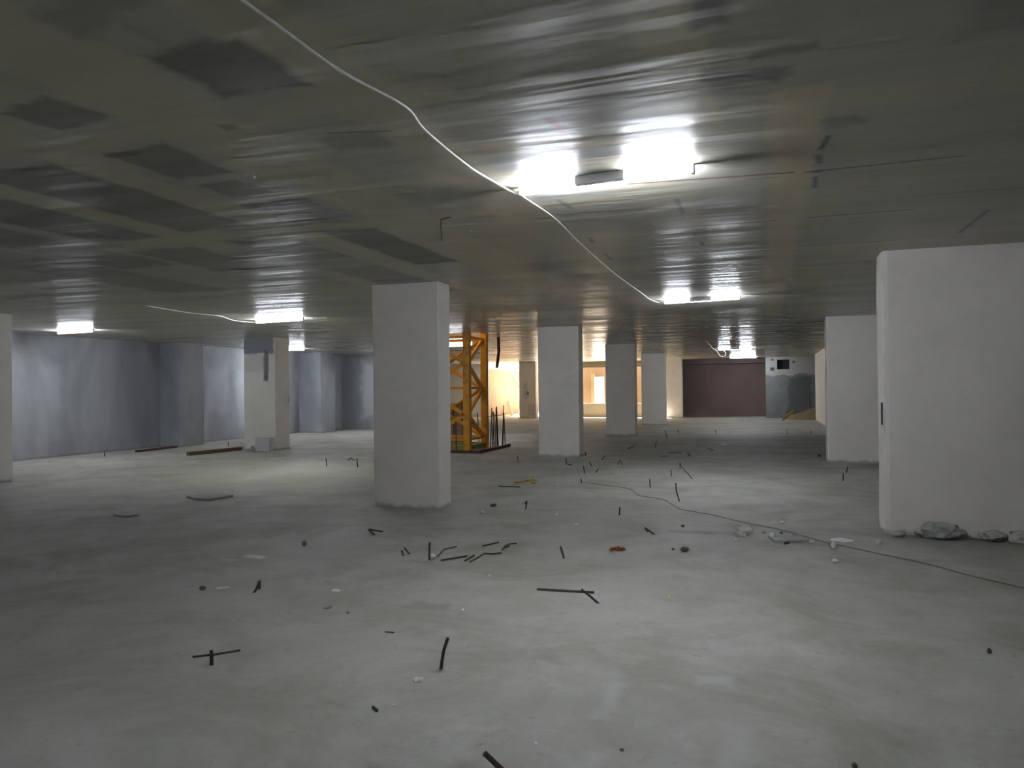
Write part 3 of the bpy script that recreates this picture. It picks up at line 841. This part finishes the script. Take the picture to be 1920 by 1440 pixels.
cable('short white cable with a hanging loop at the far upper lamp',
      [(-1.72, 23.6, zc), (-1.74, 25.6, zc - .015), (-1.76, 27.6, zc - .05), (-1.72, 28.7, 2.93), (-1.64, 28.9, 2.80), (-1.55, 28.92, 2.70), (-1.42, 28.92, 2.72), (-1.40, 28.92, 2.84), (-1.52, 28.93, 2.955), (-1.63, 28.95, 2.945)], 0.009, M['cable'])
cable('white cable on the ceiling leading to the lamp above the dark-patched column',
      [(-9.55, 9.6, zc), (-9.66, 10.3, zc), (-9.66, 10.8, zc - .01), (-9.60, 11.4, zc - .004), (-9.85, 12.1, zc - .02), (-9.72, 12.5, zc - .03), (-9.64, 12.52, 2.955)], 0.007, M['cable'])
FC = [(-2.879, 12.17), (-2.671, 12.045), (-2.414, 11.869), (-2.173, 11.731), (-1.96, 11.468), (-1.822, 11.027), (-1.698, 10.835), (-1.485, 10.676), (-1.33, 10.51), (-1.182, 10.11), (-1.037, 9.788), (-0.878, 9.66), (-0.605, 9.449), (-0.344, 9.141), (-0.047, 8.873), (0.227, 8.594), (0.472, 8.223), (0.611, 8.073), (0.83, 7.855), (0.993, 7.687), (1.188, 7.519), (1.398, 7.288), (1.55, 7.064), (1.699, 6.895), (1.868, 6.713), (2.066, 6.469)]
cable('long thin dark cable snaking across the floor toward the right-hand pier', [(x, y, 0.006) for x, y in FC], 0.005, M['floor_cable'], n=5)
cable('short bent wire hanging from the ceiling above the big column', [(-2.42, 5.62, zc), (-2.52, 5.66, zc - .004), (-2.53, 5.66, 2.955), (-2.525, 5.67, 2.81)], 0.004, M['steel'], 'wire', name='hanging_wire')


# ------------------------------------------------------------------ the crane mast
mast = root('tower_crane_mast', 'orange lattice tower crane mast passing up through the ceiling, behind the big column', 'crane', (-7.75, 18.12, 0))
hw, leg = 0.70, 0.17
corner = [(-hw, -hw), (hw, -hw), (hw, hw), (-hw, hw)]
for sx, sy in corner:
    cxx, cyy = sx - math.copysign(leg / 2, sx), sy - math.copysign(leg / 2, sy)
    bm = bevelled(cxx - leg / 2, cxx + leg / 2, cyy - leg / 2, cyy + leg / 2, 0.0, 7.4, 0.012)
    add_box(bm, cxx - 0.13, cxx + 0.13, cyy - 0.13, cyy + 0.13, 0.0, 0.03)
    link_mesh('leg', bm, M['crane'], mast)
ins = hw - leg * 0.5
for k in range(4):
    a, b = corner[k], corner[(k + 1) % 4]
    A = Vector((a[0] * ins / hw, a[1] * ins / hw, 0))
    B = Vector((b[0] * ins / hw, b[1] * ins / hw, 0))
    d = (B - A).normalized()
    A2, B2 = A + d * leg * 0.45, B - d * leg * 0.45
    out = d.cross(Vector((0, 0, 1)))
    for z in (0.30, 1.60, 2.90):
        bm = bmesh.new()
        beam(bm, A2 + Vector((0, 0, z)), B2 + Vector((0, 0, z)), 0.05, 0.065)
        link_mesh('crossbar', bm, M['crane'], mast)
    flip = k % 2 == 1
    lv = [(0.32, 0), (0.93, 1), (1.58, 0), (2.24, 1), (2.88, 0)]
    for (z0, e0), (z1, e1) in zip(lv, lv[1:]):
        s, e = (B2 if (e0 == 0) == flip else A2), (B2 if (e1 == 0) == flip else A2)
        bm = bmesh.new()
        p, q = s + Vector((0, 0, z0)), e + Vector((0, 0, z1))
        beam(bm, p, q, 0.012, 0.10, (q - p).cross(out).normalized())
        beam(bm, p - out * 0.045, q - out * 0.045, 0.09, 0.012, (q - p).cross(out).normalized())
        link_mesh('brace', bm, M['crane'], mast)
    bm = bmesh.new()
    beam(bm, A2 + Vector((0, 0, 0.09)), B2 + Vector((0, 0, 0.09)), 0.10, 0.12)
    link_mesh('base_beam', bm, M['sack'], mast)

# starter bars and low timber edging round the foundation
def straight_bar(x, y, h, lx, ly, r, label, group, z0=-0.02):
    bm = bmesh.new()
    sweep(bm, [(0, 0, 0), (lx * .5 + 0.004, ly * .5, h * .5), (lx, ly, h)], r, 6)
    return tag(link_mesh('starter_bar', bm, M['steel'], None, (x, y, z0)), label, 'rebar', group)


rnd = random.Random(5)
for i in range(8):
    straight_bar(-6.80 + rnd.uniform(-.02, .02), 18.2 + i * 0.145 + rnd.uniform(-.03, .03), rnd.uniform(0.86, 1.16), rnd.uniform(-.05, .05), rnd.uniform(-.05, .05), 0.012,
                 'thin upright steel bar in the row right of the orange mast', 'starter bars right of the mast')
for i in range(6):
    straight_bar(-8.35 + i * 0.21 + rnd.uniform(-.03, .03), 17.16 + rnd.uniform(-.02, .02), rnd.uniform(0.8, 1.05), rnd.uniform(-.04, .04), rnd.uniform(-.04, .04), 0.012,
                 'thin upright steel bar in the row in front of the orange mast', 'starter bars in front of the mast')
for i in range(8):
    straight_bar(-8.6 + i * 0.25 + rnd.uniform(-.03, .03), 19.5 + rnd.uniform(-.03, .03), rnd.uniform(0.85, 1.1), rnd.uniform(-.05, .05), rnd.uniform(-.04, .04), 0.012,
                 'thin upright steel bar in the row behind the orange mast', 'starter bars behind the mast')
bm = bmesh.new()
sweep(bm, [(-6.78, 18.15, 0.86), (-6.79, 18.9, 0.86), (-6.78, 19.3, 0.865)], 0.009, 6)
tag(link_mesh('tie_bar', bm, M['steel']), 'thin level bar tied across the upright bars right of the mast', 'rebar')
for (x0, x1, y0, y1, lab) in ((-8.75, -6.68, 17.0, 17.07, 'low dark timber kerb in front of the orange mast'), (-6.68, -6.62, 17.0, 19.35, 'low dark red timber kerb right of the orange mast')):
    tag(link_mesh('kerb_board', bevelled(-(x1 - x0) / 2, (x1 - x0) / 2, -(y1 - y0) / 2, (y1 - y0) / 2, 0, 0.07, 0.004), M['dark_wood'], None, ((x0 + x1) / 2, (y0 + y1) / 2, 0)), lab, 'timber')
fp = root('form_panel', 'brown formwork panel with battens standing behind the foot of the mast', 'panel', (-9.0, 20.6, 0))
link_mesh('sheet', bevelled(-0.45, 0.45, 0, 0.03, 0, 1.15, 0.004), M['form'], fp)
for x in (-0.4, -0.13, 0.13, 0.4):
    link_mesh('batten', bevelled(x - 0.035, x + 0.035, -0.05, 0.0, 0.02, 1.13, 0.004), M['form'], fp)
bm = bmesh.new()
sweep(bm, [(0, 0, 0), (0.01, 0.0, -0.4), (-0.05, 0.0, -0.86)], 0.045, 8)
tag(link_mesh('hanging_bar', bm, M['dark_wood'], None, (-6.95, 19.35, H + 0.01)), 'dark stick hanging down from the ceiling just right of the orange mast', 'bar')

# ------------------------------------------------------------------ things in the daylit bay
for i in range(14):
    bm = bmesh.new()
    l = rnd.uniform(0.18, 0.38)
    sweep(bm, [(0, 0, 0.02), (rnd.uniform(-.02, .02), 0, -l * .6), (rnd.uniform(-.05, .05), rnd.uniform(-.04, .04), -l)], 0.012, 5)
    tag(link_mesh('hanging_rebar', bm, M['steel'], None, (-14.7 + i * 0.16 + rnd.uniform(-.04, .04), 41.12, H)), 'thin bar end hanging from the slab edge above the bright opening', 'rebar', 'bar ends at the slab edge')
bm = bmesh.new()
beam(bm, (0, 0, 0), (-1.75, 0.0, 2.75), 0.12, 0.16)
tag(link_mesh('raking_prop', bm, M['pale_wood'], None, (-12.78, 42.2, 0)), 'bright sloping prop in the daylit opening left of the stained column', 'prop')
for x, y, tx, h, lab in ((-14.45, 41.0, -0.08, 0.35, 'leftmost short plank leaning on the bright outer wall'), (-14.05, 41.3, -0.28, 0.85, 'tallest slanting plank leaning on the bright outer wall'), (-13.6, 41.5, -0.06, 0.42, 'rightmost short plank leaning on the bright outer wall')):
    bm = bmesh.new()
    beam(bm, (0, 0, 0), (tx, 0.1, h), 0.17, 0.03, Vector((0, 1, 0)))
    tag(link_mesh('plank', bm, M['pale_wood'], None, (x, y, 0.0)), lab, 'plank')
sc = root('scaffold_frame', 'pale crossed scaffold frame in the sliver of daylight beside the second column', 'scaffold', (-12.35, 44.0, 0))
for x in (-0.5, 0.5):
    bm = bmesh.new(); sweep(bm, [(x, 0, 0), (x, 0, 2.6)], 0.03, 6); link_mesh('post', bm, M['pale_wood'], sc)
for z0, z1 in ((1.5, 2.1), (2.1, 1.5)):
    bm = bmesh.new(); sweep(bm, [(-0.5, 0, z0), (0.5, 0, z1)], 0.03, 6); link_mesh('cross_brace', bm, M['pale_wood'], sc)
for z in (1.42, 2.18):
    bm = bmesh.new(); sweep(bm, [(-0.5, 0, z), (0.5, 0, z)], 0.025, 6); link_mesh('rail', bm, M['dark_wood'], sc)

# ------------------------------------------------------------------ sand, timber, blocks
bm = bmesh.new()
N, R_ = 26, 12
rings = []
for j in range(R_ + 1):
    ring = []
    for i in range(N):
        a = 2 * PI * i / N
        k = j / R_
        rr = (1.0 + 0.16 * noise.noise(Vector((math.cos(a) * 1.5, math.sin(a) * 1.5, 2)))) * k
        z = 0.56 * (1 - k) ** 0.8 * (1 + 0.2 * noise.noise(Vector((math.cos(a) * 3 * k, math.sin(a) * 3 * k, 5)))) if k < 1 else -0.01
        ring.append(bm.verts.new((rr * 1.5 * math.cos(a), rr * 1.0 * math.sin(a), z)))
    rings.append(ring)
for p, q in zip(rings, rings[1:]):
    for i in range(N):
        bm.faces.new((p[i], p[(i + 1) % N], q[(i + 1) % N], q[i]))
bmesh.ops.remove_doubles(bm, verts=bm.verts, dist=0.002)
sand = link_mesh('sand_heap', bm, M['sand'], None, (2.3, 37.85, 0), smooth=True)
tag(sand, 'heap of brown sand against the far grey wall', 'sand')
bm = bmesh.new()
beam(bm, (0, 0, 0.02), (0.5, 0.45, 0.42), 0.2, 0.03, Vector((-0.5, 0.5, 0.6)).normalized())
tag(link_mesh('plank', bm, M['strap'], None, (0.72, 36.3, 0)), 'yellowish board leaning on the left flank of the sand heap', 'plank')
tag(link_mesh('plank', rough_box(0.12, 1.7, 0.09, 31, 0.01, 0.006, 0.2), M['wood'], None, (-13.42, 15.75, 0), (0, 0, -0.12)), 'dark brown plank on the floor ending at the dark-patched column', 'plank')
tag(link_mesh('plank', rough_box(0.14, 1.5, 0.05, 32, 0.008, 0.004, 0.2), M['dark_wood'], None, (-15.75, 16.2, 0), (0, 0, 0.1)), 'dark board lying along the foot of the blue-grey left wall', 'plank')
tag(link_mesh('concrete_block', rough_box(0.42, 0.2, 0.35, 33, 0.012, 0.008, 0.1), M['block'], None, (-12.52, 16.55, 0), (0, 0, 0.05)), 'grey concrete block standing at the foot of the dark-patched column', 'block')
for x, y, sx, sy, sz, sd, mt, lab in (
        (1.68, 8.64, 0.205, 0.10, 0.095, 3, 'lump', 'large broken concrete lump at the foot of the nearest right-hand pier'),
        (2.15, 8.66, 0.13, 0.08, 0.055, 5, 'lump', 'smaller flat concrete lump right of the large one at the pier foot'),
        (2.36, 8.65, 0.08, 0.06, 0.07, 8, 'pale_chip', 'pale plaster lump rightmost at the foot of the nearest pier'),
        (1.30, 8.66, 0.07, 0.05, 0.035, 9, 'lump', 'small mortar lump by the left corner of the nearest pier foot')):
    tag(link_mesh('mortar_lump', lump(sx, sy, sz, sd, 3, 0.35), M[mt], None, (x, y, 0)), lab, 'rubble')
def plate_from(pts, th, mat, name, label, cat, z=0.0, tilt=(0, 0)):
    cx_ = sum(p[0] for p in pts) / len(pts); cy_ = sum(p[1] for p in pts) / len(pts)
    bm = bmesh.new()
    lo = [bm.verts.new((x - cx_, y - cy_, 0.002)) for x, y in pts]
    hi = [bm.verts.new((x - cx_, y - cy_, th)) for x, y in pts]
    bm.faces.new(list(reversed(lo))); bm.faces.new(hi)
    n = len(pts)
    for i in range(n):
        bm.faces.new((lo[i], lo[(i + 1) % n], hi[(i + 1) % n], hi[i]))
    return tag(link_mesh(name, bm, mat, None, (cx_, cy_, z), (tilt[0], tilt[1], 0)), label, cat)


plate_from([(-8.156, 8.951), (-7.86, 8.80), (-7.574, 8.79), (-7.546, 9.226), (-8.066, 9.33)], 0.03, M['board'], 'cement_sheet', 'flat grey board lying on the floor left of the big square column', 'board')
plate_from([(-7.969, 7.456), (-7.80, 7.39), (-7.66, 7.40), (-7.609, 7.52), (-7.88, 7.58)], 0.018, M['board'], 'cement_sheet', 'small thin grey board on the shaded floor left of the big column', 'board')
plate_from([(0.008, 8.233), (0.323, 8.323), (0.406, 8.122), (0.22, 8.03), (0.069, 7.998)], 0.022, M['board'], 'cement_sheet', 'grey broken board lying among the rubble in front of the pier', 'board')
# crumpled paper-like plaster and chips of the small rubble patch
tag(link_mesh('plaster_debris', lump(0.09, 0.06, 0.055, 41, 3, 0.7, 0.2), M['pale_chip'], None, (-0.25, 8.25, 0)), 'largest crumpled pale lump at the left end of the rubble patch', 'rubble')
for x, y, w, d, th, sd, mt, lab in (
        (-0.304, 8.03, .06, .04, .012, 1, 'pale_chip', 'pale chip in front of the crumpled lump at the rubble patch'),
        (-0.034, 8.49, .10, .05, .02, 2, 'grey_chip', 'curved grey shard behind the rubble patch'),
        (0.05, 8.20, .09, .06, .03, 3, 'white_chip', 'white chip on the left end of the broken grey board'),
        (0.298, 8.345, .12, .04, .025, 4, 'grey_chip', 'thin grey shard behind the broken grey board'),
        (0.43, 8.10, .06, .04, .025, 5, 'white_chip', 'white chip at the right end of the rubble patch'),
        (0.19, 7.97, .13, .04, .02, 6, 'dark_chip', 'dark shard in front of the broken grey board'),
        (0.144, 8.50, .06, .03, .015, 7, 'dark_chip', 'small dark shard behind the rubble patch'),
        (0.713, 8.29, .24, .20, .008, 8, 'white_chip', 'pale round flat patch of plaster left of the big right-hand pier'),
        (-3.219, 5.126, .08, .05, .008, 9, 'white_chip', 'pale thin flake on the floor right of the folded stub'),
        (-4.14, 4.93, .11, .05, .010, 10, 'pale_chip', 'pale scrap beside the brown clod on the left floor'),
        (-1.086, 20.997, .24, .18, .02, 11, 'white_chip', 'small white slab lying on the far floor in front of the brown wall'),
        (-3.27, 12.29, .05, .03, .01, 12, 'white_chip', 'white flake nearest the start of the floor cable, at its left'),):
    tag(link_mesh('plaster_flake', flake(w, d, th, sd), M[mt], None, (x, y, 0.024 if 'on the left end' in lab else 0.001), (0, 0, sd * 0.7)), lab, 'chip')
for i, (x, y, s) in enumerate(((-3.159, 11.542, .034), (-3.237, 11.795, .044), (-3.283, 11.51, .034), (-3.391, 12.975, .038), (-2.992, 11.998, .044), (-3.008, 12.137, .036))):
    tag(link_mesh('plaster_flake', flake(s * 1.2, s, .012, 50 + i), M['white_chip'], None, (x, y, 0.001), (0, 0, i)), 'small white flake in the sprinkle left of the floor cable start', 'chip', 'white flakes by the cable start')
for i, (x, y, s, lab) in enumerate(((-2.484, 9.011, .033, 'white crumb on the floor below the short lone stub'), (-2.082, 8.405, .04, 'pale crumb on the floor left of the hooked stub above the orange rag'))):
    tag(link_mesh('plaster_flake', flake(s * 1.2, s, .012, 60 + i), M['white_chip'], None, (x, y, 0.001), (0, 0, i)), lab, 'chip')


# ------------------------------------------------------------------ rag and strap
def crumple(name, w, d, h, seed, mat, label, cat, loc, rz):
    bm = bmesh.new()
    n = 14
    g = []
    for j in range(n):
        row = []
        for i in range(n):
            u, v = i / (n - 1) - .5, j / (n - 1) - .5
            k = 1 - 1.1 * max(0, u)
            q = Vector((u * 5 + seed, v * 5, 0))
            z = abs(noise.noise(q)) * h * 2.2 * (1 - abs(u) * 1.2)
            row.append(bm.verts.new((u * w + 0.06 * w * noise.noise(q * 2), v * d * k + 0.1 * d * noise.noise(q * 1.7), max(0.001, z))))
        g.append(row)
    for j in range(n - 1):
        for i in range(n - 1):
            bm.faces.new((g[j][i], g[j][i + 1], g[j + 1][i + 1], g[j + 1][i]))
    bmesh.ops.solidify(bm, geom=bm.faces[:], thickness=-0.003)
    return tag(link_mesh(name, bm, mat, None, loc, (0, 0, rz)), label, cat)


crumple('rag', 0.15, 0.09, 0.036, 3, M['orange'], 'small crumpled orange rag on the middle floor', 'rag', (-1.375, 7.19, 0.002), 0.2)
b0 = Vector((-3.98, 11.79, 0))
bm = bmesh.new()
sweep(bm, smooth_path([(0, 0, .012), (.12, .03, .02), (.22, .10, .03), (.32, .12, .045), (.37, .02, .03), (.32, -.06, .015), (.25, .02, .05), (.16, .07, .02)], 5), 0.016, 6)
tag(link_mesh('strap', bm, M['strap'], None, b0, (0, 0, 0.25), smooth=True), 'crumpled dirty yellow strap on the floor right of the big column', 'strap')


# ------------------------------------------------------------------ bar stubs, rods, chips
def rebar(label, r, pts):
    b = Vector((pts[0][0], pts[0][1], 0))
    near = b.length < 10
    P = [Vector(p) - b for p in pts]
    if len(P) > 2:
        Q = [P[0]]
        for a, m, c in zip(P, P[1:], P[2:]):          # slightly rounded bends
            Q += [m.lerp(a, 0.22), m.lerp(a, 0.05).lerp(m.lerp(c, 0.05), 0.5), m.lerp(c, 0.22)]
        P = Q + [P[-1]]
    bm = bmesh.new()
    sweep(bm, P, r, 8 if near else 6, 0.16 if near else 0.0, 0.007 if near else None)
    upright = max(p[2] for p in pts) > 0.06
    return tag(link_mesh('rebar_stub' if upright else 'steel_rod', bm, M['steel'], None, b, smooth=True), label, 'rebar')


for lab, r, pts in BARS:
    rebar(lab, r, pts)
ts = root('rebar_stub', 'short upright stub with a long thin crossbar near its top, left foreground', 'rebar', (-3.046, 3.531, 0))
bm = bmesh.new(); sweep(bm, [(0, 0, -.01), (0, 0, .045), (-.002, -.002, .085)], 0.0095, 8, 0.16, 0.007); link_mesh('stub', bm, M['steel'], ts, smooth=True)
bm = bmesh.new(); sweep(bm, [(-.095, -.045, .052), (.036, -.007, .068), (.164, .043, .088)], 0.006, 8, 0.16, 0.007); link_mesh('crossbar', bm, M['steel'], ts, smooth=True)
SMAT = {'pebble': 'white_chip', 'stone': 'grey_chip', 'clod': 'brown_chip', 'chip': 'white_chip'}
for i, (lab, cat, x, y, w) in enumerate(STONES):
    mt = SMAT[cat]
    if 'tiny yellow' in lab: mt = 'yellow'
    elif lab.startswith(('dark', 'small dark', 'tiny dark')): mt = 'dark_chip'
    elif lab.startswith(('grey', 'flat grey')): mt = 'grey_chip'
    elif lab.startswith(('pale', 'small pale')): mt = 'pale_chip'
    hgt = 0.22 if 'flat' in lab else 0.62 if ('rounded' in lab or 'lump' in lab) else 0.35
    tag(link_mesh({'pebble': 'pebble', 'clod': 'dirt_clod', 'chip': 'plaster_chip', 'stone': 'stone'}[cat], lump(w * .52, w * .42, w * hgt, i + 1, 2, 0.3), M[mt], None, (x, y, 0), (0, 0, i)), lab, cat)
